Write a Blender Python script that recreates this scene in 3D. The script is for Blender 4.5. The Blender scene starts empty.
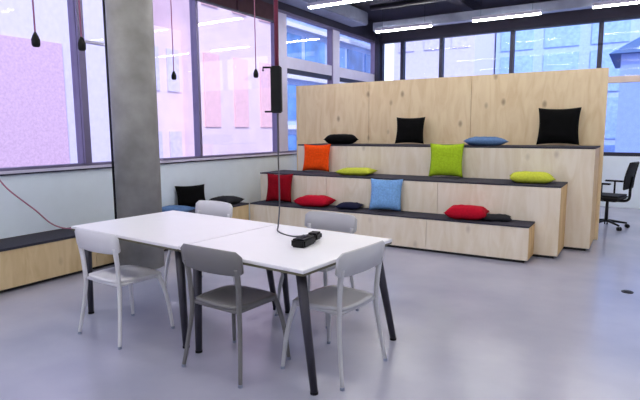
import bpy, bmesh, math, random
from mathutils import Vector, Matrix, noise
random.seed(7)
C = bpy.context.scene
COL = C.collection
PI = math.pi
# ---------------------------------------------------------------- camera
cam = bpy.data.cameras.new('camera'); co = bpy.data.objects.new('camera', cam); COL.objects.link(co)
F, PITCH, ROLL, YAW = 519.2, math.radians(7.568), math.radians(-0.298), math.radians(31.592)
cam.sensor_fit = 'HORIZONTAL'; cam.sensor_width = 36; cam.lens = F / 640 * 36
cam.clip_end = 300
fw = Vector((-math.sin(YAW)*math.cos(PITCH), math.cos(YAW)*math.cos(PITCH), -math.sin(PITCH)))
r0 = Vector((math.cos(YAW), math.sin(YAW), 0)); u0 = r0.cross(fw)
rr = r0*math.cos(ROLL) + u0*math.sin(ROLL); uu = u0*math.cos(ROLL) - r0*math.sin(ROLL)
M = Matrix((rr, uu, -fw)).transposed().to_4x4(); M.translation = Vector((5.436, -1.063, 1.485))
co.matrix_world = M
C.camera = co
# ---------------------------------------------------------------- world, sun, exposure
w = bpy.data.worlds.new('sky'); C.world = w; w.use_nodes = True
nt = w.node_tree; nt.nodes.clear()
out = nt.nodes.new('ShaderNodeOutputWorld'); bg = nt.nodes.new('ShaderNodeBackground')
tc = nt.nodes.new('ShaderNodeTexCoord'); sx = nt.nodes.new('ShaderNodeSeparateXYZ'); rp = nt.nodes.new('ShaderNodeValToRGB')
nt.links.new(tc.outputs['Generated'], sx.inputs[0]); nt.links.new(sx.outputs['Z'], rp.inputs[0])
rp.color_ramp.elements[0].position = 0.0; rp.color_ramp.elements[0].color = (0.80, 0.86, 1.0, 1)
rp.color_ramp.elements[1].position = 0.6; rp.color_ramp.elements[1].color = (0.50, 0.68, 1.0, 1)
nt.links.new(rp.outputs[0], bg.inputs[0]); bg.inputs[1].default_value = 1.25
nt.links.new(bg.outputs[0], out.inputs[0])
sun = bpy.data.lights.new('sun', 'SUN'); so = bpy.data.objects.new('sun', sun); COL.objects.link(so)
sun.energy = 1.9; sun.angle = 0.02; sun.color = (1, .95, .9)
so.rotation_euler = Vector((-0.62, 0.55, -0.75)).to_track_quat('-Z', 'Y').to_euler()
C.view_settings.view_transform = 'Standard'; C.view_settings.look = 'None'
C.view_settings.exposure = 0.82; C.view_settings.gamma = 1.0; C.view_settings.use_curve_mapping = False
TUBE_W = 38.0
# ---------------------------------------------------------------- materials
def lin(c):
    return tuple(((v/255+0.055)/1.055)**2.4 if v/255 > 0.04045 else v/255/12.92 for v in c) + (1,)
def mat(name, rgb, rough=0.6, metal=0.0, var=0.06, scale=6.0, bump=0.0, stretch=(1, 1, 1), emit=None, detail=3, spec=None, rgb2=None):
    m = bpy.data.materials.new(name); m.use_nodes = True; n = m.node_tree
    b = n.nodes['Principled BSDF']; b.inputs['Roughness'].default_value = rough; b.inputs['Metallic'].default_value = metal
    if spec is not None: b.inputs['Specular IOR Level'].default_value = spec
    c = lin(rgb)
    t = n.nodes.new('ShaderNodeTexCoord'); mp = n.nodes.new('ShaderNodeMapping'); mp.inputs['Scale'].default_value = stretch
    nz = n.nodes.new('ShaderNodeTexNoise'); nz.inputs['Scale'].default_value = scale; nz.inputs['Detail'].default_value = detail
    n.links.new(t.outputs['Object'], mp.inputs[0]); n.links.new(mp.outputs[0], nz.inputs[0])
    cr = n.nodes.new('ShaderNodeValToRGB'); cr.color_ramp.elements[0].position = .3; cr.color_ramp.elements[1].position = .7
    if rgb2 is None:
        cr.color_ramp.elements[0].color = tuple(v*(1-var) for v in c[:3])+(1,); cr.color_ramp.elements[1].color = tuple(min(1, v*(1+var)) for v in c[:3])+(1,)
    else:
        cr.color_ramp.elements[0].color = c; cr.color_ramp.elements[1].color = lin(rgb2)
    n.links.new(nz.outputs['Fac'], cr.inputs[0]); n.links.new(cr.outputs[0], b.inputs['Base Color'])
    if bump:
        bp = n.nodes.new('ShaderNodeBump'); bp.inputs['Strength'].default_value = bump; bp.inputs['Distance'].default_value = 0.01
        n.links.new(nz.outputs['Fac'], bp.inputs['Height']); n.links.new(bp.outputs[0], b.inputs['Normal'])
    if emit:
        b.inputs['Emission Color'].default_value = (1, .98, .95, 1); b.inputs['Emission Strength'].default_value = emit
    return m
def plywood(name, a, b_, k):
    m = bpy.data.materials.new(name); m.use_nodes = True; n = m.node_tree; b = n.nodes['Principled BSDF']; b.inputs['Roughness'].default_value = .5
    t = n.nodes.new('ShaderNodeTexCoord'); mp = n.nodes.new('ShaderNodeMapping'); mp.inputs['Scale'].default_value = (1.6, 1.6, .35)
    nz = n.nodes.new('ShaderNodeTexNoise'); nz.inputs['Scale'].default_value = 5; nz.inputs['Detail'].default_value = 6; nz.inputs['Distortion'].default_value = 1.2
    cr = n.nodes.new('ShaderNodeValToRGB'); cr.color_ramp.elements[0].position = .3; cr.color_ramp.elements[1].position = .62
    cr.color_ramp.elements[0].color = lin(b_); cr.color_ramp.elements[1].color = lin(a)
    n.links.new(t.outputs['Object'], mp.inputs[0]); n.links.new(mp.outputs[0], nz.inputs[0]); n.links.new(nz.outputs['Fac'], cr.inputs[0])
    vo = n.nodes.new('ShaderNodeTexVoronoi'); vo.inputs['Scale'].default_value = 3.1       # knots
    mp2 = n.nodes.new('ShaderNodeMapping'); mp2.inputs['Scale'].default_value = (1.3, 1.3, .8)
    n.links.new(t.outputs['Object'], mp2.inputs[0]); n.links.new(mp2.outputs[0], vo.inputs[0])
    kr = n.nodes.new('ShaderNodeValToRGB'); kr.color_ramp.elements[0].position = .05; kr.color_ramp.elements[0].color = (k, k, k, 1)
    kr.color_ramp.elements[1].position = .16; kr.color_ramp.elements[1].color = (0, 0, 0, 1)
    n.links.new(vo.outputs['Distance'], kr.inputs[0])
    mx = n.nodes.new('ShaderNodeMix'); mx.data_type = 'RGBA'; mx.inputs[7].default_value = lin((110, 75, 45))
    n.links.new(kr.outputs[0], mx.inputs[0]); n.links.new(cr.outputs[0], mx.inputs[6]); n.links.new(mx.outputs[2], b.inputs['Base Color'])
    return m
def glass_mat(name, tint, refl):
    m = bpy.data.materials.new(name); m.use_nodes = True; n = m.node_tree; n.nodes.clear()
    o = n.nodes.new('ShaderNodeOutputMaterial'); tr = n.nodes.new('ShaderNodeBsdfTransparent'); gl = n.nodes.new('ShaderNodeBsdfGlossy')
    tr.inputs[0].default_value = tint; gl.inputs['Roughness'].default_value = 0.02
    f = n.nodes.new('ShaderNodeFresnel'); f.inputs[0].default_value = 1.4
    mu = n.nodes.new('ShaderNodeMath'); mu.operation = 'MULTIPLY'; mu.inputs[1].default_value = refl
    mx = n.nodes.new('ShaderNodeMixShader'); n.links.new(f.outputs[0], mu.inputs[0]); n.links.new(mu.outputs[0], mx.inputs[0])
    n.links.new(tr.outputs[0], mx.inputs[1]); n.links.new(gl.outputs[0], mx.inputs[2]); n.links.new(mx.outputs[0], o.inputs[0])
    return m
MT = dict(
    floor=mat('polished_concrete_floor', (156, 157, 176), .24, var=.10, scale=1.6, detail=5, rgb2=(172, 171, 188)),
    wall=mat('white_wall_paint', (224, 235, 246), .6, var=.02),
    ceil=mat('dark_ceiling_paint', (50, 47, 64), .8, var=.2, scale=2),
    duct=mat('grey_duct_sheet', (140, 146, 168), .45, .2, var=.1),
    ply=plywood('pale_plywood', (232, 220, 202), (220, 204, 178), .3),
    plys=plywood('screen_plywood', (230, 208, 168), (216, 188, 144), .6),
    plyside=plywood('raw_plywood', (216, 180, 122), (192, 152, 94), .3),
    plyb=plywood('bench_plywood', (216, 192, 150), (196, 168, 122), .3),
    carpet=mat('charcoal_felt', (48, 46, 58), .95, var=.25, scale=90, bump=.3),
    dark=mat('black_plinth', (22, 22, 26), .7),
    frame=mat('window_frame_grey_metal', (118, 110, 142), .45, .3, var=.06),
    dframe=mat('dark_window_frame', (40, 40, 60), .45, .3, var=.06),
    lframe=mat('pale_window_frame', (205, 200, 222), .5, var=.04),
    conc=mat('raw_concrete', (128, 126, 122), .75, var=.18, scale=3.5, bump=.2, detail=7, rgb2=(160, 158, 154)),
    white=mat('white_laminate', (236, 234, 238), .35, var=.01),
    edge=mat('olive_table_edge', (92, 88, 66), .5, var=.1, scale=30),
    tleg=mat('charcoal_table_leg', (52, 50, 60), .45, .2),
    cwhite=mat('white_chair_plastic', (214, 212, 216), .4, var=.02),
    cgrey=mat('grey_chair_plastic', (112, 110, 110), .45, var=.04),
    clgrey=mat('light_grey_chair_plastic', (184, 183, 187), .4, var=.03),
    black=mat('black_plastic', (10, 10, 12), .5, spec=.25),
    dmetal=mat('dark_metal', (40, 40, 46), .4, .7),
    redcord=mat('red_cord', (150, 45, 75), .7),
    pinkcord=mat('pink_fabric_cord', (176, 110, 140), .7),
    greycord=mat('grey_cord', (80, 78, 84), .6),
    redpole=mat('dark_red_steel', (120, 42, 66), .5),
    blind=mat('maroon_blind_fabric', (62, 34, 44), .9, var=.15, scale=12),
    tube=mat('lit_tube', (255, 255, 255), .5, emit=TUBE_W),
    glass=glass_mat('tinted_window_glass', (0.96, 0.94, 0.98, 1), .15),
    glassb=glass_mat('clear_window_glass', (0.94, 0.96, 1.0, 1), .2),
    mesh=mat('black_mesh_fabric', (22, 22, 26), .9, scale=80, bump=.2),
    ground=mat('paved_ground', (150, 148, 158), .9, scale=1),
)
def fab(name, rgb): return mat(name, rgb, .95, var=.14, scale=45, bump=.35, spec=.12)
# ---------------------------------------------------------------- mesh helpers
def link(name, me, parent=None, m=None, loc=None, rot=None):
    o = bpy.data.objects.new(name, me); COL.objects.link(o)
    if m: me.materials.append(m)
    if parent: o.parent = parent
    if loc: o.location = loc
    if rot: o.rotation_euler = rot
    return o
def fin(bm, name, m, parent=None, smooth=False, loc=None, rot=None):
    bmesh.ops.recalc_face_normals(bm, faces=bm.faces)
    me = bpy.data.meshes.new(name); bm.to_mesh(me); bm.free()
    if smooth:
        for p in me.polygons: p.use_smooth = True
    return link(name, me, parent, m, loc, rot)
def box(bm, a, b, bev=0.0):
    t = bmesh.new(); bmesh.ops.create_cube(t, size=1)
    for v in t.verts:
        v.co = Vector([a[i] + (v.co[i]+.5)*(b[i]-a[i]) for i in range(3)])
    if bev: bmesh.ops.bevel(t, geom=list(t.edges), offset=bev, segments=2, affect='EDGES')
    me = bpy.data.meshes.new('t'); t.to_mesh(me); t.free(); bm.from_mesh(me); bpy.data.meshes.remove(me)
def spline(pts, n=8):
    P = [Vector(p) for p in pts]
    if len(P) < 3: return P
    Q = [P[0]*2-P[1]] + P + [P[-1]*2-P[-2]]; out = []
    for i in range(1, len(Q)-2):
        a, b, c, d = Q[i-1:i+3]
        for k in range(n):
            t = k/n; out.append(.5*((2*b)+(c-a)*t+(2*a-5*b+4*c-d)*t*t+(3*b-a-3*c+d)*t**3))
    out.append(P[-1]); return out
def tube(bm, pts, rad, seg=10, sq=1.0):
    P = [Vector(p) for p in pts]; n = len(P); rings = []
    rads = rad if isinstance(rad, (list, tuple)) else [rad]*n
    up = None
    for i, p in enumerate(P):
        d = (P[min(i+1, n-1)]-P[max(i-1, 0)]).normalized()
        if up is None: up = d.cross(Vector((0, 0, 1)) if abs(d.z) < .9 else Vector((0, 1, 0))).normalized()
        a = (up - d*up.dot(d)).normalized(); up = a; b = d.cross(a)
        R = rads[i] if len(rads) == n else rads[0]+(rads[-1]-rads[0])*i/(n-1)
        rings.append([bm.verts.new(p+a*math.cos(2*PI*k/seg)*R+b*math.sin(2*PI*k/seg)*R*sq) for k in range(seg)])
    for i in range(n-1):
        for k in range(seg):
            bm.faces.new((rings[i][k], rings[i][(k+1) % seg], rings[i+1][(k+1) % seg], rings[i+1][k]))
    bm.faces.new(rings[0][::-1]); bm.faces.new(rings[-1])
def lathe(bm, prof, seg=24, c=(0, 0, 0)):
    rings = [[bm.verts.new((c[0]+r*math.cos(2*PI*k/seg), c[1]+r*math.sin(2*PI*k/seg), c[2]+z)) for k in range(seg)] for r, z in prof]
    for i in range(len(rings)-1):
        for k in range(seg): bm.faces.new((rings[i][k], rings[i][(k+1) % seg], rings[i+1][(k+1) % seg], rings[i+1][k]))
    bm.faces.new(rings[0][::-1]); bm.faces.new(rings[-1])
def B(name, a, b, m, parent=None, bev=0.0, loc=None, rot=None):
    bm = bmesh.new(); box(bm, a, b, bev); return fin(bm, name, m, parent, False, loc, rot)
def T(name, pts, r, m, parent=None, seg=10, sq=1.0):
    bm = bmesh.new(); tube(bm, pts, r, seg, sq); return fin(bm, name, m, parent, True)
def empty(name, loc=(0, 0, 0), rz=0):
    o = bpy.data.objects.new(name, None); COL.objects.link(o); o.location = loc; o.rotation_euler = (0, 0, rz); o.empty_display_size = .1; return o
def tag(o, label=None, cat=None, group=None, kind=None):
    if label: o['label'] = label
    if cat: o['category'] = cat
    if group: o['group'] = group
    if kind: o['kind'] = kind
    return o
def st(o): o['kind'] = 'structure'; return o
def copy_tree(o, parent=None):
    c = o.copy(); COL.objects.link(c)
    if parent: c.parent = parent
    for ch in list(o.children): copy_tree(ch, c)
    return c
# ================================================================ SETTING
X1, Y0, YB, HH, HS, CZ = 9.2, -5.5, 10.38, 3.567, 1.095, 3.98
st(B('floor', (-.2, Y0-.2, -.2), (X1+.2, YB+.2, 0), MT['floor']))
st(B('ceiling', (-.2, Y0-.2, CZ), (X1+.2, YB+.2, CZ+.2), MT['ceil']))
st(B('wall_left', (-.2, Y0-.2, 0), (0, YB+.2, HS-.02), MT['wall']))
st(B('wall_left_header', (-.2, Y0-.2, HH), (0, YB+.2, CZ), MT['ceil'])).name = 'trim_1'
st(B('wall_back', (0, YB, 0), (X1, YB+.2, .98), MT['wall']))
st(B('trim_2', (0, YB, HH), (X1, YB+.2, CZ), MT['ceil']))
st(B('wall_right', (X1, Y0-.2, 0), (X1+.2, YB+.2, CZ), MT['wall']))
st(B('wall_front', (0, Y0-.2, 0), (X1, Y0, CZ), MT['wall']))
# left wall windows
ys = [-5.5, -3.1, -1.19, .72, 2.63, 4.5, 6.4, 8.3, 10.3]
for i in range(8):
    a, b = ys[i], ys[i+1]; bm = bmesh.new(); h = .024
    box(bm, (-.12, a, HS-.0199), (-.01, b, HS+.035)); box(bm, (-.12, a, HH-.05), (-.02, b, HH))
    box(bm, (-.12, a, HS+.035), (-.005, a+h, HH-.05)); box(bm, (-.12, b-h, HS+.035), (-.005, b, HH-.05))
    f = st(fin(bm, 'window_%d' % (i+1), MT['frame']))
    B('pane', (-.07, a+h, HS+.03), (-.06, b-h, HH-.05), MT['glass'], f)
    B('sill', (0.0005, a, HS-.04), (.02, b, HS-.024), MT['dframe'], f); B('sill_strip', (0.0005, a, HS-.0235), (.014, b, HS+.006), MT['lframe'], f)
    if a == 2.63:
        B('transom', (-.10, a+h, 2.50), (-.03, 3.38, 2.53), MT['lframe'], f); B('mullion', (-.11, 3.38, HS+.03), (-.02, 3.45, HH-.05), MT['frame'], f)
    if a > 6:
        B('transom', (-.10, a+.301, 2.60), (-.01, b-h, 2.80), MT['lframe'], f); B('lower_rail', (-.10, a+.301, 2.52), (-.02, b-h, 2.599), MT['dframe'], f)
        B('side_frame', (-.10, a+h, HS+.03), (-.01, a+.30, HH-.05), MT['lframe'], f)
st(B('trim_3', (0.0005, 2.61, HS+.035), (.03, 2.69, HH), MT['frame']))
# back wall windows (tops seen above the plywood screen)
xs = [0.1, .63, 1.55, 3.05, 4.66, 6.2, 7.7, 9.2]
for i in range(7):
    a, b = xs[i], xs[i+1]; bm = bmesh.new(); h = .04
    box(bm, (a, YB, HH-.06), (b, YB+.12, HH)); box(bm, (a, YB, .98), (b, YB+.12, 1.05))
    box(bm, (a, YB, 1.05), (a+h, YB+.12, HH-.06)); box(bm, (b-h, YB, 1.05), (b, YB+.12, HH-.06))
    f = st(fin(bm, 'window_%d' % (i+9), MT['dframe']))
    B('pane', (a+h, YB+.06, 1.04), (b-h, YB+.07, HH-.05), MT['glassb'], f)
    B('transom', (a+h, YB, 2.36), (b-h, YB+.1, 2.48), mat('beige_transom', (206, 186, 172), .6) if i == 0 else bpy.data.materials['beige_transom'], f)
st(B('trim_4', (-.0, YB-.12, 0), (.1, YB, CZ), MT['dframe']))
# ================================================================ OUTSIDE
st(B('ground', (-60, -40, -4.2), (60, 70, -4.0), MT['ground']))
def building(name, label, a, b, wallm, winm, face, cols, rows, ww, wh, m0, ledge=None):
    """box building; face '+x' or '-y' carries windows as parts"""
    r = empty(name, (0, 0, 0)); tag(r, label, 'building')
    B('wall', a, b, wallm, r, 0)
    L = (b[1]-a[1]) if face == '+x' else (b[0]-a[0]); Hh = b[2]-a[2]
    for i in range(cols):
        for j in range(rows):
            s = (i+.5)/cols*L; z = a[2]+(j+.5)/rows*Hh
            if face == '+x': B('window', (b[0]-.02, a[1]+s-ww/2, z-wh/2), (b[0]+.06, a[1]+s+ww/2, z+wh/2), winm, r)
            else: B('window', (a[0]+s-ww/2, a[1]-.06, z-wh/2), (a[0]+s+ww/2, a[1]+.02, z+wh/2), winm, r)
    if ledge:
        for j in range(rows+1):
            z = a[2]+j/rows*Hh
            if face == '+x': B('ledge', (b[0]-.02, a[1], z-.12), (b[0]+.35, b[1], z+.12), ledge, r)
            else: B('ledge', (a[0], a[1]-.35, z-.12), (b[0], a[1]+.02, z+.12), ledge, r)
    return r
lav = mat('lavender_render', (206, 200, 224), .8, var=.05); pink = mat('pink_brick', (202, 172, 196), .9, var=.10, scale=14)
pinkl = mat('pale_pink_render', (226, 206, 218), .8, var=.06, scale=1.2); salm = mat('salmon_render', (232, 190, 198), .8)
palew = mat('pale_window', (206, 200, 232), .15, var=.1); bluew = mat('blue_glazing', (98, 150, 214), .3, var=.3, scale=.8)
bluel = mat('pale_blue_cladding', (176, 198, 238), .5, var=.1); wht = mat('white_ledge', (228, 230, 240), .6); dblue = mat('slate_blue_roof', (66, 92, 140), .7)
brk = building('brick_building', 'lavender and pink brick building outside the windows left of the column', (-16, -16, -4), (-9.5, 12.0, 13), lav, pink, '+x', 0, 0, 4.4, 4.0, 3)
for a, b in ((-15.5, -8), (-7.6, 0), (.4, 8.5)): B('brick_panel', (-9.52, a, .2), (-9.44, b, 4.1), pink, brk)
for a, b in ((-14, -9), (-6, -1), (2, 7)): B('window', (-9.52, a, 7.2), (-9.44, b, 9.6), palew, brk)
building('rendered_building', 'pale pink rendered building outside the windows behind the column', (-15.5, 14.0, -4), (-9.5, 19.4, 15), pinkl, salm, '+x', 3, 4, .9, 2.9, 3)
building('low_annex', 'low pink annex between the lavender and the pale pink building', (-15, 12.0, -4), (-10.2, 14.0, 5.4), pinkl, palew, '+x', 2, 3, .6, 1.6, 3)
building('office_block', 'blue glazed office block with white ledges beyond the corner windows', (-24, 22.8, -4), (-12, 36, 16), bluel, bluew, '+x', 5, 7, 2.2, 2.0, 3, wht)
building('lilac_building', 'lilac building outside the back windows left of the joint in the screen', (-6.4, 26, -4), (-2.0, 34, 14), lav, palew, '-y', 3, 6, .9, 1.6, 3)
building('glass_building', 'pale blue glass building outside the back windows on the right', (-1.9, 30, -4), (14, 40, 13), bluel, mat('sky_glazing', (158, 190, 240), .2, var=.15), '-y', 7, 7, 1.7, 2.1, 3, None)
r = empty('gabled_house', (0, 0, 0)); tag(r, 'slate blue pitched roof seen through the back window at far right', 'building')
B('wall', (4.6, 22, -4), (13, 27, 4.3), mat('blue_grey_render', (138, 160, 226), .8), r)
bm = bmesh.new(); v = [bm.verts.new(p) for p in [(4.2, 21.7, 4.3), (13.4, 21.7, 4.3), (13.4, 27.3, 4.3), (4.2, 27.3, 4.3), (6.0, 24.4, 5.7), (13.4, 24.4, 5.7)]]
for f in [(0, 1, 5, 4), (2, 3, 4, 5), (3, 0, 4), (1, 2, 5), (0, 3, 2, 1)]: bm.faces.new([v[i] for i in f])
fin(bm, 'roof', dblue, r)
# ================================================================ CONCRETE COLUMN
bm = bmesh.new(); lathe(bm, [(.235, 0), (.235, 3.979)], 48, (.782, 2.715, 0))
for z in (1.25, 2.5): pass
col = fin(bm, 'concrete_column', MT['conc'], None, True); tag(col, 'round raw concrete column standing in front of the low window bench', 'column')
for p in col.data.polygons:
    if abs(p.normal.z) > .9: p.use_smooth = False
T('conduit', [(.626, 2.521, 0.0), (.626, 2.521, 3.979)], .013, MT['dmetal'], None).name = 'cable_conduit'
tag(bpy.data.objects['cable_conduit'], 'thin dark vertical conduit along the left side of the concrete column', 'pipe')
# ================================================================ TIERED SEATING
H = .424; y1, y2, y3, yp = 4.959, 5.347, 5.965, 6.803
xr = [4.442, 4.699, 4.98, 5.019]
root = empty('tiered_seating', (2.5, y1, 0)); tag(root, 'three-tier plywood seating steps with charcoal treads in front of the tall screen', 'seating')
def P(name, a, b, m, bev=0.0):
    o = B(name, a, b, m, root, bev); o.location = (-2.5, -y1, 0); return o
def riser(xl, xrr, y, z0, z1, ye):
    g = .006
    joints = [xl] + [j for j in (1.60, 3.26) if xl+.2 < j < xrr-.2] + [xrr]
    for a, b in zip(joints[:-1], joints[1:]):
        P('riser_panel', (a+(g/2 if a != xl else 0), y, z0), (b-(g/2 if b != xrr else 0), y+.02, z1-.02), MT['ply'])
    P('side_panel', (xrr-.02, y+.021, z0), (xrr, ye, z1-.02), MT['plyside'])
    P('tread', (xl, y-.004, z1-.018), (xrr+.002, ye-.002, z1), MT['carpet'])
    P('plinth', (xl+.05, y+.03, 0), (xrr-.04, ye-.03, z0+.01), MT['dark'])
riser(.50, xr[0], y1, .035, H, y2); riser(.40, xr[1], y2, .035, 2*H, y3); riser(.70, xr[2], y3, .035, 3*H, yp)
P('side_panel', (.40, y2+.021, .035), (.42, y3, 2*H-.02), MT['plyside'])
P('side_panel', (.70, y3+.021, .035), (.72, yp, 3*H-.02), MT['plyside'])
sc = empty('plywood_screen', (2.56, yp, 0)); tag(sc, 'tall pale plywood screen wall standing behind the top seating tier', 'screen')
for a, b in ((.106, 1.557), (1.557, 3.247), (3.247, 5.019)):
    B('panel', (a+(.004 if a > .2 else 0)-2.56, 0.002, .0), (b-(.004 if b < 5 else 0)-2.56, .022, 2.285), MT['plys'], sc)
B('backing', (.12-2.56, .024, 0), (5.019-2.56, .10, 2.28), MT['plyside'], sc)
# low bench along the window wall
bn = empty('window_bench', (.25, 2, 0)); tag(bn, 'long low plywood bench with a dark top under the left windows', 'bench')
for a, b in ((-4.8, -2.4), (-2.4, -.1), (-.1, 2.35), (2.35, 4.94)):
    B('front_panel', (.22, a-2+.003, .04), (.24, b-2-.003, .40), MT['plyb'], bn)
B('bench_top', (-.245, -6.8, .40), (.245, 2.94, .424), MT['carpet'], bn)
B('plinth', (-.245, -6.8, 0), (.18, 2.94, .04), MT['dark'], bn)
B('frame', (-.245, -6.8, .04), (.218, 2.94, .398), MT['plyside'], bn)
# ================================================================ CUSHIONS
def pillow_mesh(w, h, t, seed):
    N = 16; bm = bmesh.new(); top = {}; bot = {}
    for i in range(N+1):
        for j in range(N+1):
            u = -1+2*i/N; v = -1+2*j/N
            x = w/2*u*(1-.09*(1-v*v)*abs(u)); y = h/2*v*(1-.09*(1-u*u)*abs(v))
            q = max(0, (1-u**4)*(1-v**4))**.62
            z = t/2*q*(1+.12*noise.noise(Vector((u*2+seed, v*2, seed))))
            wr = .010*noise.noise(Vector((u*5+seed*3, v*5, 1.7)))*q
            if i in (0, N) or j in (0, N):
                top[i, j] = bot[i, j] = bm.verts.new((x, y, 0))
            else:
                top[i, j] = bm.verts.new((x, y, z+wr)); bot[i, j] = bm.verts.new((x, y, -z+wr))
    for i in range(N):
        for j in range(N):
            bm.faces.new((top[i, j], top[i+1, j], top[i+1, j+1], top[i, j+1])); bm.faces.new((bot[i, j+1], bot[i+1, j+1], bot[i+1, j], bot[i, j]))
    return bm
def pillow(mt, label, x, y, z, w, h, t, mode, rz=0, lean=12, seed=0, tip=0):
    """mode 'flat' lies down, 'up' stands leaning back (towards +y)"""
    o = fin(pillow_mesh(w, h, t, seed), 'cushion', mt, None, True)
    if mode == 'flat': o.location = (x, y, z+t*.5*1.0); o.rotation_euler = (math.radians(tip), 0, math.radians(rz))
    else:
        o.rotation_euler = (math.radians(90-lean), 0, math.radians(rz)); o.location = (x, y, z+h/2*math.cos(math.radians(lean))+.012)
    tag(o, label, 'cushion', 'scatter cushions on the seating'); return o
BK = fab('black_cushion_fabric', (9, 9, 10)); RD = fab('red_cushion_fabric', (176, 16, 40)); DR = fab('deep_red_cushion_fabric', (130, 8, 24))
OR = fab('orange_cushion_fabric', (236, 76, 16)); GR = fab('lime_cushion_fabric', (160, 190, 40)); YG = fab('yellow_green_cushion_fabric', (190, 196, 66))
BL = fab('blue_cushion_fabric', (120, 164, 214)); SB = fab('slate_blue_cushion_fabric', (92, 122, 164)); NV = fab('navy_cushion_fabric', (30, 32, 56)); CH = fab('charcoal_cushion_fabric', (44, 44, 48))
Z1, Z2, Z3 = H, 2*H, 3*H
pillow(BK, 'black cushion lying flat at the left end of the top tier', 1.28, 6.35, Z3, .56, .56, .16, 'flat', 30, seed=1)
pillow(BK, 'black square cushion upright on top tier, left of the blue-grey one', 2.39, 6.55, Z3, .45, .42, .13, 'up', 10, 14, seed=2)
pillow(SB, 'slate blue cushion lying flat on the top tier', 3.59, 6.33, Z3, .54, .48, .12, 'flat', 25, seed=3)
pillow(BK, 'large black square cushion upright at right end of top tier', 4.48, 6.62, Z3, .53, .51, .15, 'up', 4, 12, seed=4)
pillow(OR, 'bright orange cushion upright at left end of the middle tier', 1.13, 5.84, Z2, .47, .43, .13, 'up', 6, 9, seed=5)
pillow(YG, 'thin yellow-green cushion lying flat beside the orange one', 1.93, 5.66, Z2, .54, .42, .10, 'flat', 10, seed=6)
pillow(GR, 'lime green square cushion upright in the middle of the middle tier', 3.21, 5.82, Z2, .46, .46, .14, 'up', 8, 10, seed=7)
pillow(YG, 'yellow-green cushion lying flat at right end of the middle tier', 4.33, 5.65, Z2, .52, .42, .13, 'flat', 12, seed=8)
pillow(DR, 'dark red cushion upright at left end of the lowest tier', .87, 5.20, Z1, .42, .43, .14, 'up', 14, 12, seed=9)
pillow(RD, 'red cushion lying flat beside the dark red upright one', 1.53, 5.145, Z1, .54, .34, .15, 'flat', 5, seed=10)
pillow(NV, 'small navy cushion lying flat left of the light blue one', 2.08, 5.17, Z1, .34, .30, .08, 'flat', 10, seed=11)
pillow(BL, 'light blue square cushion upright on the lowest tier', 2.60, 5.215, Z1, .44, .43, .15, 'up', 12, 14, seed=12)
pillow(RD, 'red cushion lying flat at right end of the lowest tier', 3.70, 5.14, Z1, .50, .36, .16, 'flat', 8, seed=13)
pillow(CH, 'small charcoal cushion half hidden right of the red one on the lowest tier', 4.04, 5.20, Z1, .34, .26, .07, 'flat', 15, seed=14)
pillow(BK, 'black cushion leaning on the wall on the window bench', .14, 4.12, H, .44, .32, .12, 'up', 68, 14, seed=15)
pillow(SB, 'blue cushion lying flat on the window bench near the column', .26, 3.68, H, .44, .40, .09, 'flat', 15, seed=16)
pillow(CH, 'charcoal cushion lying flat on window bench beside the steps', .27, 4.68, H, .40, .42, .11, 'flat', 5, seed=17)
# ================================================================ TABLES
TH = math.radians(-4.36)
def table(k, label):
    L, W = (1.31, 1.035)[k], 1.01
    t = empty('work_table', (0, 0, 0), TH); tag(t, label, 'table', 'white work tables pushed together')
    ox = (L/2, 1.322+L/2)[k]; cx = 1.584+math.cos(TH)*ox-math.sin(TH)*W/2; cy = 1.383+math.sin(TH)*ox+math.cos(TH)*W/2
    t.location = (cx, cy, 0); l, w_ = L/2, W/2
    tt = B('tabletop', (-l, -w_, .720), (l, w_, .74), MT['white'], t, .003)
    B('edge_core', (-l+.003, -w_+.003, .706), (l-.003, w_-.003, .7195), MT['edge'], tt)
    bm = bmesh.new()
    for s in (-1, 1):
        box(bm, (-l+.11, s*(w_-.13)-.015, .67), (l-.11, s*(w_-.13)+.015, .704)); box(bm, (s*(l-.11)-.015, -w_+.146, .67), (s*(l-.11)+.015, w_-.146, .704))
    fin(bm, 'apron', MT['tleg'], t)
    for sx_ in (-1, 1):
        for sy_ in (-1, 1):
            outer = (k*2-1 == sx_)
            a = Vector((sx_*(l-.085), sy_*(w_-.085), .702)); b = Vector((sx_*(l+(.0 if outer and k else -.06)), sy_*(w_-(.09 if sy_ < 0 else -.03)), 0))
            lg = T('leg', [b+Vector((0, 0, .012)), a], [.022, .031], MT['tleg'], t, 14)
            bm = bmesh.new(); lathe(bm, [(.024, 0), (.024, .014)], 14, tuple(b)); fin(bm, 'foot_cap', MT['black'], lg)
    return t
table(0, 'left white work table, its near side tucked over the leftmost white chair')
table(1, 'right white work table with the black power block on it')
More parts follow.
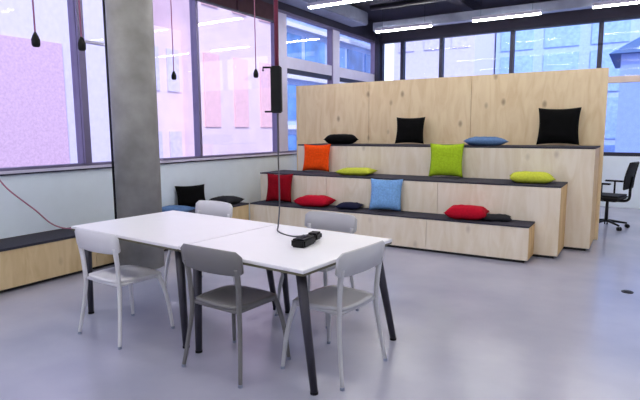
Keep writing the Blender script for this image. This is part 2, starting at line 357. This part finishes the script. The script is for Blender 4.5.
# ================================================================ CHAIRS
def chair(m, label, x, y, rz, group=None):
    c = empty('dining_chair', (x, y, 0), math.radians(rz)); tag(c, label, 'chair')
    # seat: rounded, dished
    N = 12; bm = bmesh.new(); g = {}
    for s, dz in (('t', 0), ('b', -.022)):
        for i in range(N+1):
            for j in range(N+1):
                u = -1+2*i/N; v = -1+2*j/N
                xx = u*math.sqrt(1-.22*v*v*abs(u)); yy = v*math.sqrt(1-.22*u*u*abs(v))
                z = .452 + dz - .014*(1-u*u)*(1-v*v) - .010*max(0, v)**3 + .006*max(0, -v)
                g[s, i, j] = bm.verts.new((xx*(.205+.012*v), yy*.205, z))
    for i in range(N):
        for j in range(N):
            bm.faces.new([g['t', a, b] for a, b in ((i, j), (i+1, j), (i+1, j+1), (i, j+1))]); bm.faces.new([g['b', a, b] for a, b in ((i, j+1), (i+1, j+1), (i+1, j), (i, j))])
    for i in range(N):
        for (a, b) in (((i, 0), (i+1, 0)), ((i+1, N), (i, N)), ((0, i+1), (0, i)), ((N, i), (N, i+1))):
            bm.faces.new((g['t', a[0], a[1]], g['b', a[0], a[1]], g['b', b[0], b[1]], g['t', b[0], b[1]]))
    seat = fin(bm, 'seat', m, c, True)
    # seat rails under the seat
    bm = bmesh.new()
    tube(bm, spline([(-.185, -.175, .425), (-.19, 0, .425), (-.185, .165, .42)]), .012, 8); tube(bm, spline([(.185, -.175, .425), (.19, 0, .425), (.185, .165, .42)]), .012, 8)
    tube(bm, spline([(-.185, -.175, .425), (0, -.19, .43), (.185, -.175, .425)]), .012, 8)
    fin(bm, 'seat_frame', m, c, True)
    for s in (-1, 1):
        lg = T('leg', spline([(s*.245, .225, 0.006), (s*.225, .205, .22), (s*.198, .175, .38), (s*.180, .155, .43)]), [.0125, .019], m, c, 10)
        bm = bmesh.new(); lathe(bm, [(.0145, 0), (.014, .018)], 12, (s*.245, .225, 0)); fin(bm, 'foot_cap', MT['duct'], lg)
        lg = T('leg', spline([(s*.245, -.235, 0.006), (s*.222, -.205, .20), (s*.205, -.185, .36), (s*.203, -.185, .45), (s*.208, -.192, .58), (s*.212, -.207, .70)]), [.0125, .018], m, c, 10)
        bm = bmesh.new(); lathe(bm, [(.0145, 0), (.014, .018)], 12, (s*.245, -.235, 0)); fin(bm, 'foot_cap', MT['duct'], lg)
    # curved backrest band
    bm = bmesh.new(); N = 16; rows = []
    for k in range(N+1):
        u = -1+2*k/N; x_ = .252*u; yb = -.232+.035*u*u
        zt = .806 - .010*u*u; zb = .654+.004*u*u
        e = max(0, abs(u)-.88)/.12; zt -= .022*e*e; zb += .018*e*e
        th = .009
        ln = .012
        rows.append([bm.verts.new(p) for p in ((x_, yb-th-ln, zt-.004), (x_, yb-ln, zt+.003), (x_, yb+th-ln, zt-.004), (x_, yb+th, zb+.004), (x_, yb, zb-.002), (x_, yb-th, zb+.004))])
    for k in range(N):
        for q in range(6): bm.faces.new((rows[k][q], rows[k][(q+1) % 6], rows[k+1][(q+1) % 6], rows[k+1][q]))
    bm.faces.new(rows[0]); bm.faces.new(rows[-1][::-1])
    fin(bm, 'backrest', m, c, True)
    return c
chair(MT['cwhite'], 'leftmost white plastic chair at the near side of the left table', 2.23, 1.37, -3)
chair(MT['cgrey'], 'dark grey plastic chair at the near side of the right table', 3.30, 1.38, -3)
chair(MT['clgrey'], 'pale grey plastic chair at right end of table, seen beside the power block', 3.85, 1.68, 84)
chair(MT['cwhite'], 'white plastic chair at the far side of the left table', 1.90, 2.47, 176)
chair(MT['clgrey'], 'pale grey plastic chair at the far side of the right table', 3.26, 2.42, 178)
# ================================================================ POWER DROP, POWER BLOCK, CORDS
pb = empty('power_block', (3.58, 1.80, .74), math.radians(8)); tag(pb, 'black power block with a plug lying on the right white table', 'power strip')
B('housing', (-.05, -.16, .0), (.05, .02, .055), MT['black'], pb, .01)
B('plug', (-.03, .03, .012), (.05, .13, .062), MT['black'], pb, .012)
bm = bmesh.new()
for k in range(3): lathe(bm, [(.022, 0), (.022, .004), (.016, .004), (.016, .0015)], 16, (0, -.125+.05*k, .055))
fin(bm, 'socket', MT['dmetal'], pb)
DX, DY = 3.11, 2.12
pd = empty('power_drop', (DX, DY, 1.69)); tag(pd, 'black box hanging on a dark red rod above the table', 'hanging power box')
T('rod', [(0, 0, .27), (0, 0, 2.289)], .016, MT['redpole'], pd)
B('housing', (-.045, -.04, -.07), (.035, .04, .27), MT['black'], pd, .008, rot=(0, 0, math.radians(30)))
T('bracket', [(-.03, -.02, .262), (-.085, -.055, .262), (-.085, -.055, .235)], .008, MT['black'], pd, 6)
T('bracket', [(-.03, -.02, -.06), (-.080, -.05, -.06)], .008, MT['black'], pd, 6)
tag(T('power_cable', spline([(DX, DY, 1.615), (DX+.0, DY, 1.3), (DX+.01, DY-.005, .95), (DX+.02, DY-.04, .78), (DX+.08, DY-.12, .748), (3.38, 1.92, .745), (3.545, 1.945, .775)]), .0055, MT['greycord'], None, 8), 'thin grey cable dropping from the hanging box to the table', 'cable')
tag(T('wall_cable', spline([(.045, 1.62, 1.05), (.08, 1.72, .90), (.09, 1.95, .68), (.10, 2.10, .52), (.13, 2.24, .445), (.22, 2.42, .432), (.30, 2.60, .432)]), .007, MT['pinkcord'], None, 8), 'pink cable drooping from the window sill onto the bench', 'cable')
plg = B('plug_connector', (-.03, -.10, 0), (.03, .10, .045), MT['black'], None, .01, loc=(.33, 2.72, .4245), rot=(0, 0, -.5)); plg.name = 'cable_connector'
tag(plg, 'black connector at the end of the pink cable on the bench', 'connector')
pts = [((1.777, 1.095), 2.08, 'leftmost hanging bare black lamp holder on pink cord'), ((1.883, 1.378), 2.08, 'hanging black lamp holder just left of the concrete column'),
       ((.797, 3.277), 2.08, 'hanging black lamp holder just right of the concrete column'), ((1.711, 3.637), 2.08, 'hanging black lamp holder left of the power box')]
for (x, y), z, lb in pts:
    p = empty('pendant_lamp', (x, y, z)); tag(p, lb, 'lamp', 'bare pendant lamp holders')
    bm = bmesh.new(); lathe(bm, [(.018, .0), (.028, .012), (.029, .05), (.020, .075), (.008, .10)], 16); fin(bm, 'lamp_holder', MT['black'], p, True)
    T('cord', [(0, 0, .09), (0, 0, CZ-z)], .006, MT['pinkcord'], p, 6)
    bm = bmesh.new(); lathe(bm, [(.05, CZ-z-.03), (.05, CZ-z-.001)], 16); fin(bm, 'ceiling_cup', MT['black'], p)
# ================================================================ ROLLER BLIND
rb = empty('roller_blind', (.03, 5.3, 3.3)); tag(rb, 'rolled up maroon blind at the window head behind the column', 'blind')
B('fabric', (-.02, -.98, .02), (.03, -.02, .28), MT['blind'], rb, .004); B('fabric', (-.02, .02, .02), (.03, 1.03, .28), MT['blind'], rb, .004)
B('bottom_bar', (-.025, -.98, 0), (.035, 1.03, .02), MT['dframe'], rb)
# ================================================================ CEILING LIGHTS, DUCTS
lamp0 = None
labs = {}
for yi, Y in enumerate((9.0, 6.45, 3.9, 1.35, -1.2, -3.7)):
    for xi in range(4):
        x = .62 + 1.99*xi
        if lamp0 is None:
            l = lamp0 = empty('ceiling_light', (x, Y, 3.5))
            B('housing', (0, -.035, .012), (1.2, .035, .07), MT['lframe'], l, .003)
            B('diffuser', (.01, -.03, -.008), (1.19, .03, .012), MT['tube'], l)
            bm = bmesh.new()
            for q in (.15, 1.05): tube(bm, [(q, 0, .07), (q, 0, CZ-3.5)], .003, 6)
            fin(bm, 'suspension_wire', MT['dmetal'], l)
        else:
            l = copy_tree(lamp0); l.location = (x, Y, 3.5)
        if yi == 0: lb = ['leftmost lit strip light in the row along the back windows', 'second lit strip light from the left along the back windows', 'third lit strip light from the left, at top right of the photo', 'strip light at the far right end of the back row'][xi]
        elif yi == 1 and xi == 0: lb = 'lit strip light nearest the photo top, in front of the back row'
        else: lb = 'unseen strip light added to brighten the room'  # remaining lights are added out of view, solely to brighten the room
        tag(l, lb, 'light', 'linear ceiling lights')
tag(B('raceway', (.5, 9.10, 3.55), (X1-.1, 9.30, 3.72), MT['duct'], None, .01), 'grey metal raceway running above the strip lights along the back', 'duct').name = 'cable_raceway'
tag(B('air_duct', (.06, -5, 3.66), (.45, 9.0, 3.92), MT['duct'], None, .02), 'rectangular grey air duct along the window side of the ceiling', 'duct')
for k, (Y, z, r_) in enumerate(((8.2, 3.80, .05), (7.4, 3.82, .035))):
    lb = ['thicker dark pipe crossing the ceiling in front of the strip lights', 'thinner dark pipe crossing the ceiling nearer the photo top'][k]
    tag(T('ceiling_pipe', [(.9, Y, z), (X1-.02, Y, z)], r_, MT['dmetal'], None, 14), lb, 'pipe')
for k in range(3):
    bb = st(B('trim_%d' % (5+k), (2.3+2.3*k, -5.4, 3.80), (2.5+2.3*k, YB-.01, 3.979), MT['ceil']))
# ================================================================ OFFICE CHAIR
oc = empty('office_chair', (5.06, 7.9, 0), math.radians(75)); tag(oc, 'black mesh office chair on castors right of the plywood screen', 'chair')
for k in range(5):
    a = 2*PI*k/5+.3; d = Vector((math.cos(a), math.sin(a), 0))
    T('base_arm', [d*.03+Vector((0, 0, .11)), d*.29+Vector((0, 0, .075))], [.022, .014], MT['black'], oc, 8)
    bm = bmesh.new(); s = Vector((-d.y, d.x, 0))*.018
    for q in (-1, 1): tube(bm, [d*.30+s*q*.4+Vector((0, 0, .03)), d*.30+s*q*1.4+Vector((0, 0, .03))], .03, 14)
    fin(bm, 'castor', MT['black'], oc, True)
T('gas_lift', [(0, 0, .09), (0, 0, .42)], [.028, .02], MT['dmetal'], oc, 14)
B('seat', (-.24, -.23, .44), (.24, .24, .51), MT['mesh'], oc, .03)
bm = bmesh.new(); box(bm, (-.12, -.15, .41), (.12, .12, .438), .005); fin(bm, 'mechanism', MT['black'], oc)
bm = bmesh.new()
for s in (-1, 1): tube(bm, spline([(s*.20, -.27, .62), (s*.215, -.285, .8), (s*.19, -.33, 1.0)]), .013, 8)
tube(bm, [(-.20, -.27, .62), (.20, -.27, .62)], .013, 8); tube(bm, [(-.19, -.33, 1.0), (.19, -.33, 1.0)], .013, 8)
tube(bm, spline([(0, -.12, .42), (0, -.28, .45), (0, -.30, .62), (0, -.325, .80)]), .02, 8)
fin(bm, 'back_frame', MT['black'], oc, True)
bm = bmesh.new(); rows = []
for i in range(7):
    t = i/6; z = .625+.37*t; y = -.27-.06*t*t
    rows.append([[bm.verts.new((x_, y-.02*(1-(x_/.2)**2)+dy, z)) for x_ in (-.195, -.1, 0, .1, .195)] for dy in (0, .008)])
for i in range(6):
    for s in (0, 1):
        for k in range(4): bm.faces.new((rows[i][s][k], rows[i][s][k+1], rows[i+1][s][k+1], rows[i+1][s][k]))
fin(bm, 'backrest', MT['mesh'], oc, True)
for s in (-1, 1):
    bm = bmesh.new(); tube(bm, [(s*.20, 0, .43), (s*.285, 0, .45), (s*.29, 0, .68)], .014, 8); box(bm, (s*.29-.035, -.12, .68), (s*.29+.035, .14, .705), .008); fin(bm, 'armrest', MT['black'], oc)
# ================================================================ FLOOR SOCKET
fs = empty('floor_socket', (5.42, 4.36, 0)); tag(fs, 'small dark round floor socket on the open floor at right', 'floor socket')
bm = bmesh.new(); lathe(bm, [(.05, 0), (.05, .006), (.044, .008)], 20); fin(bm, 'cover_ring', MT['dmetal'], fs)
bm = bmesh.new(); lathe(bm, [(.034, .008), (.034, .011), (.03, .012)], 20); fin(bm, 'lid', MT['black'], fs)
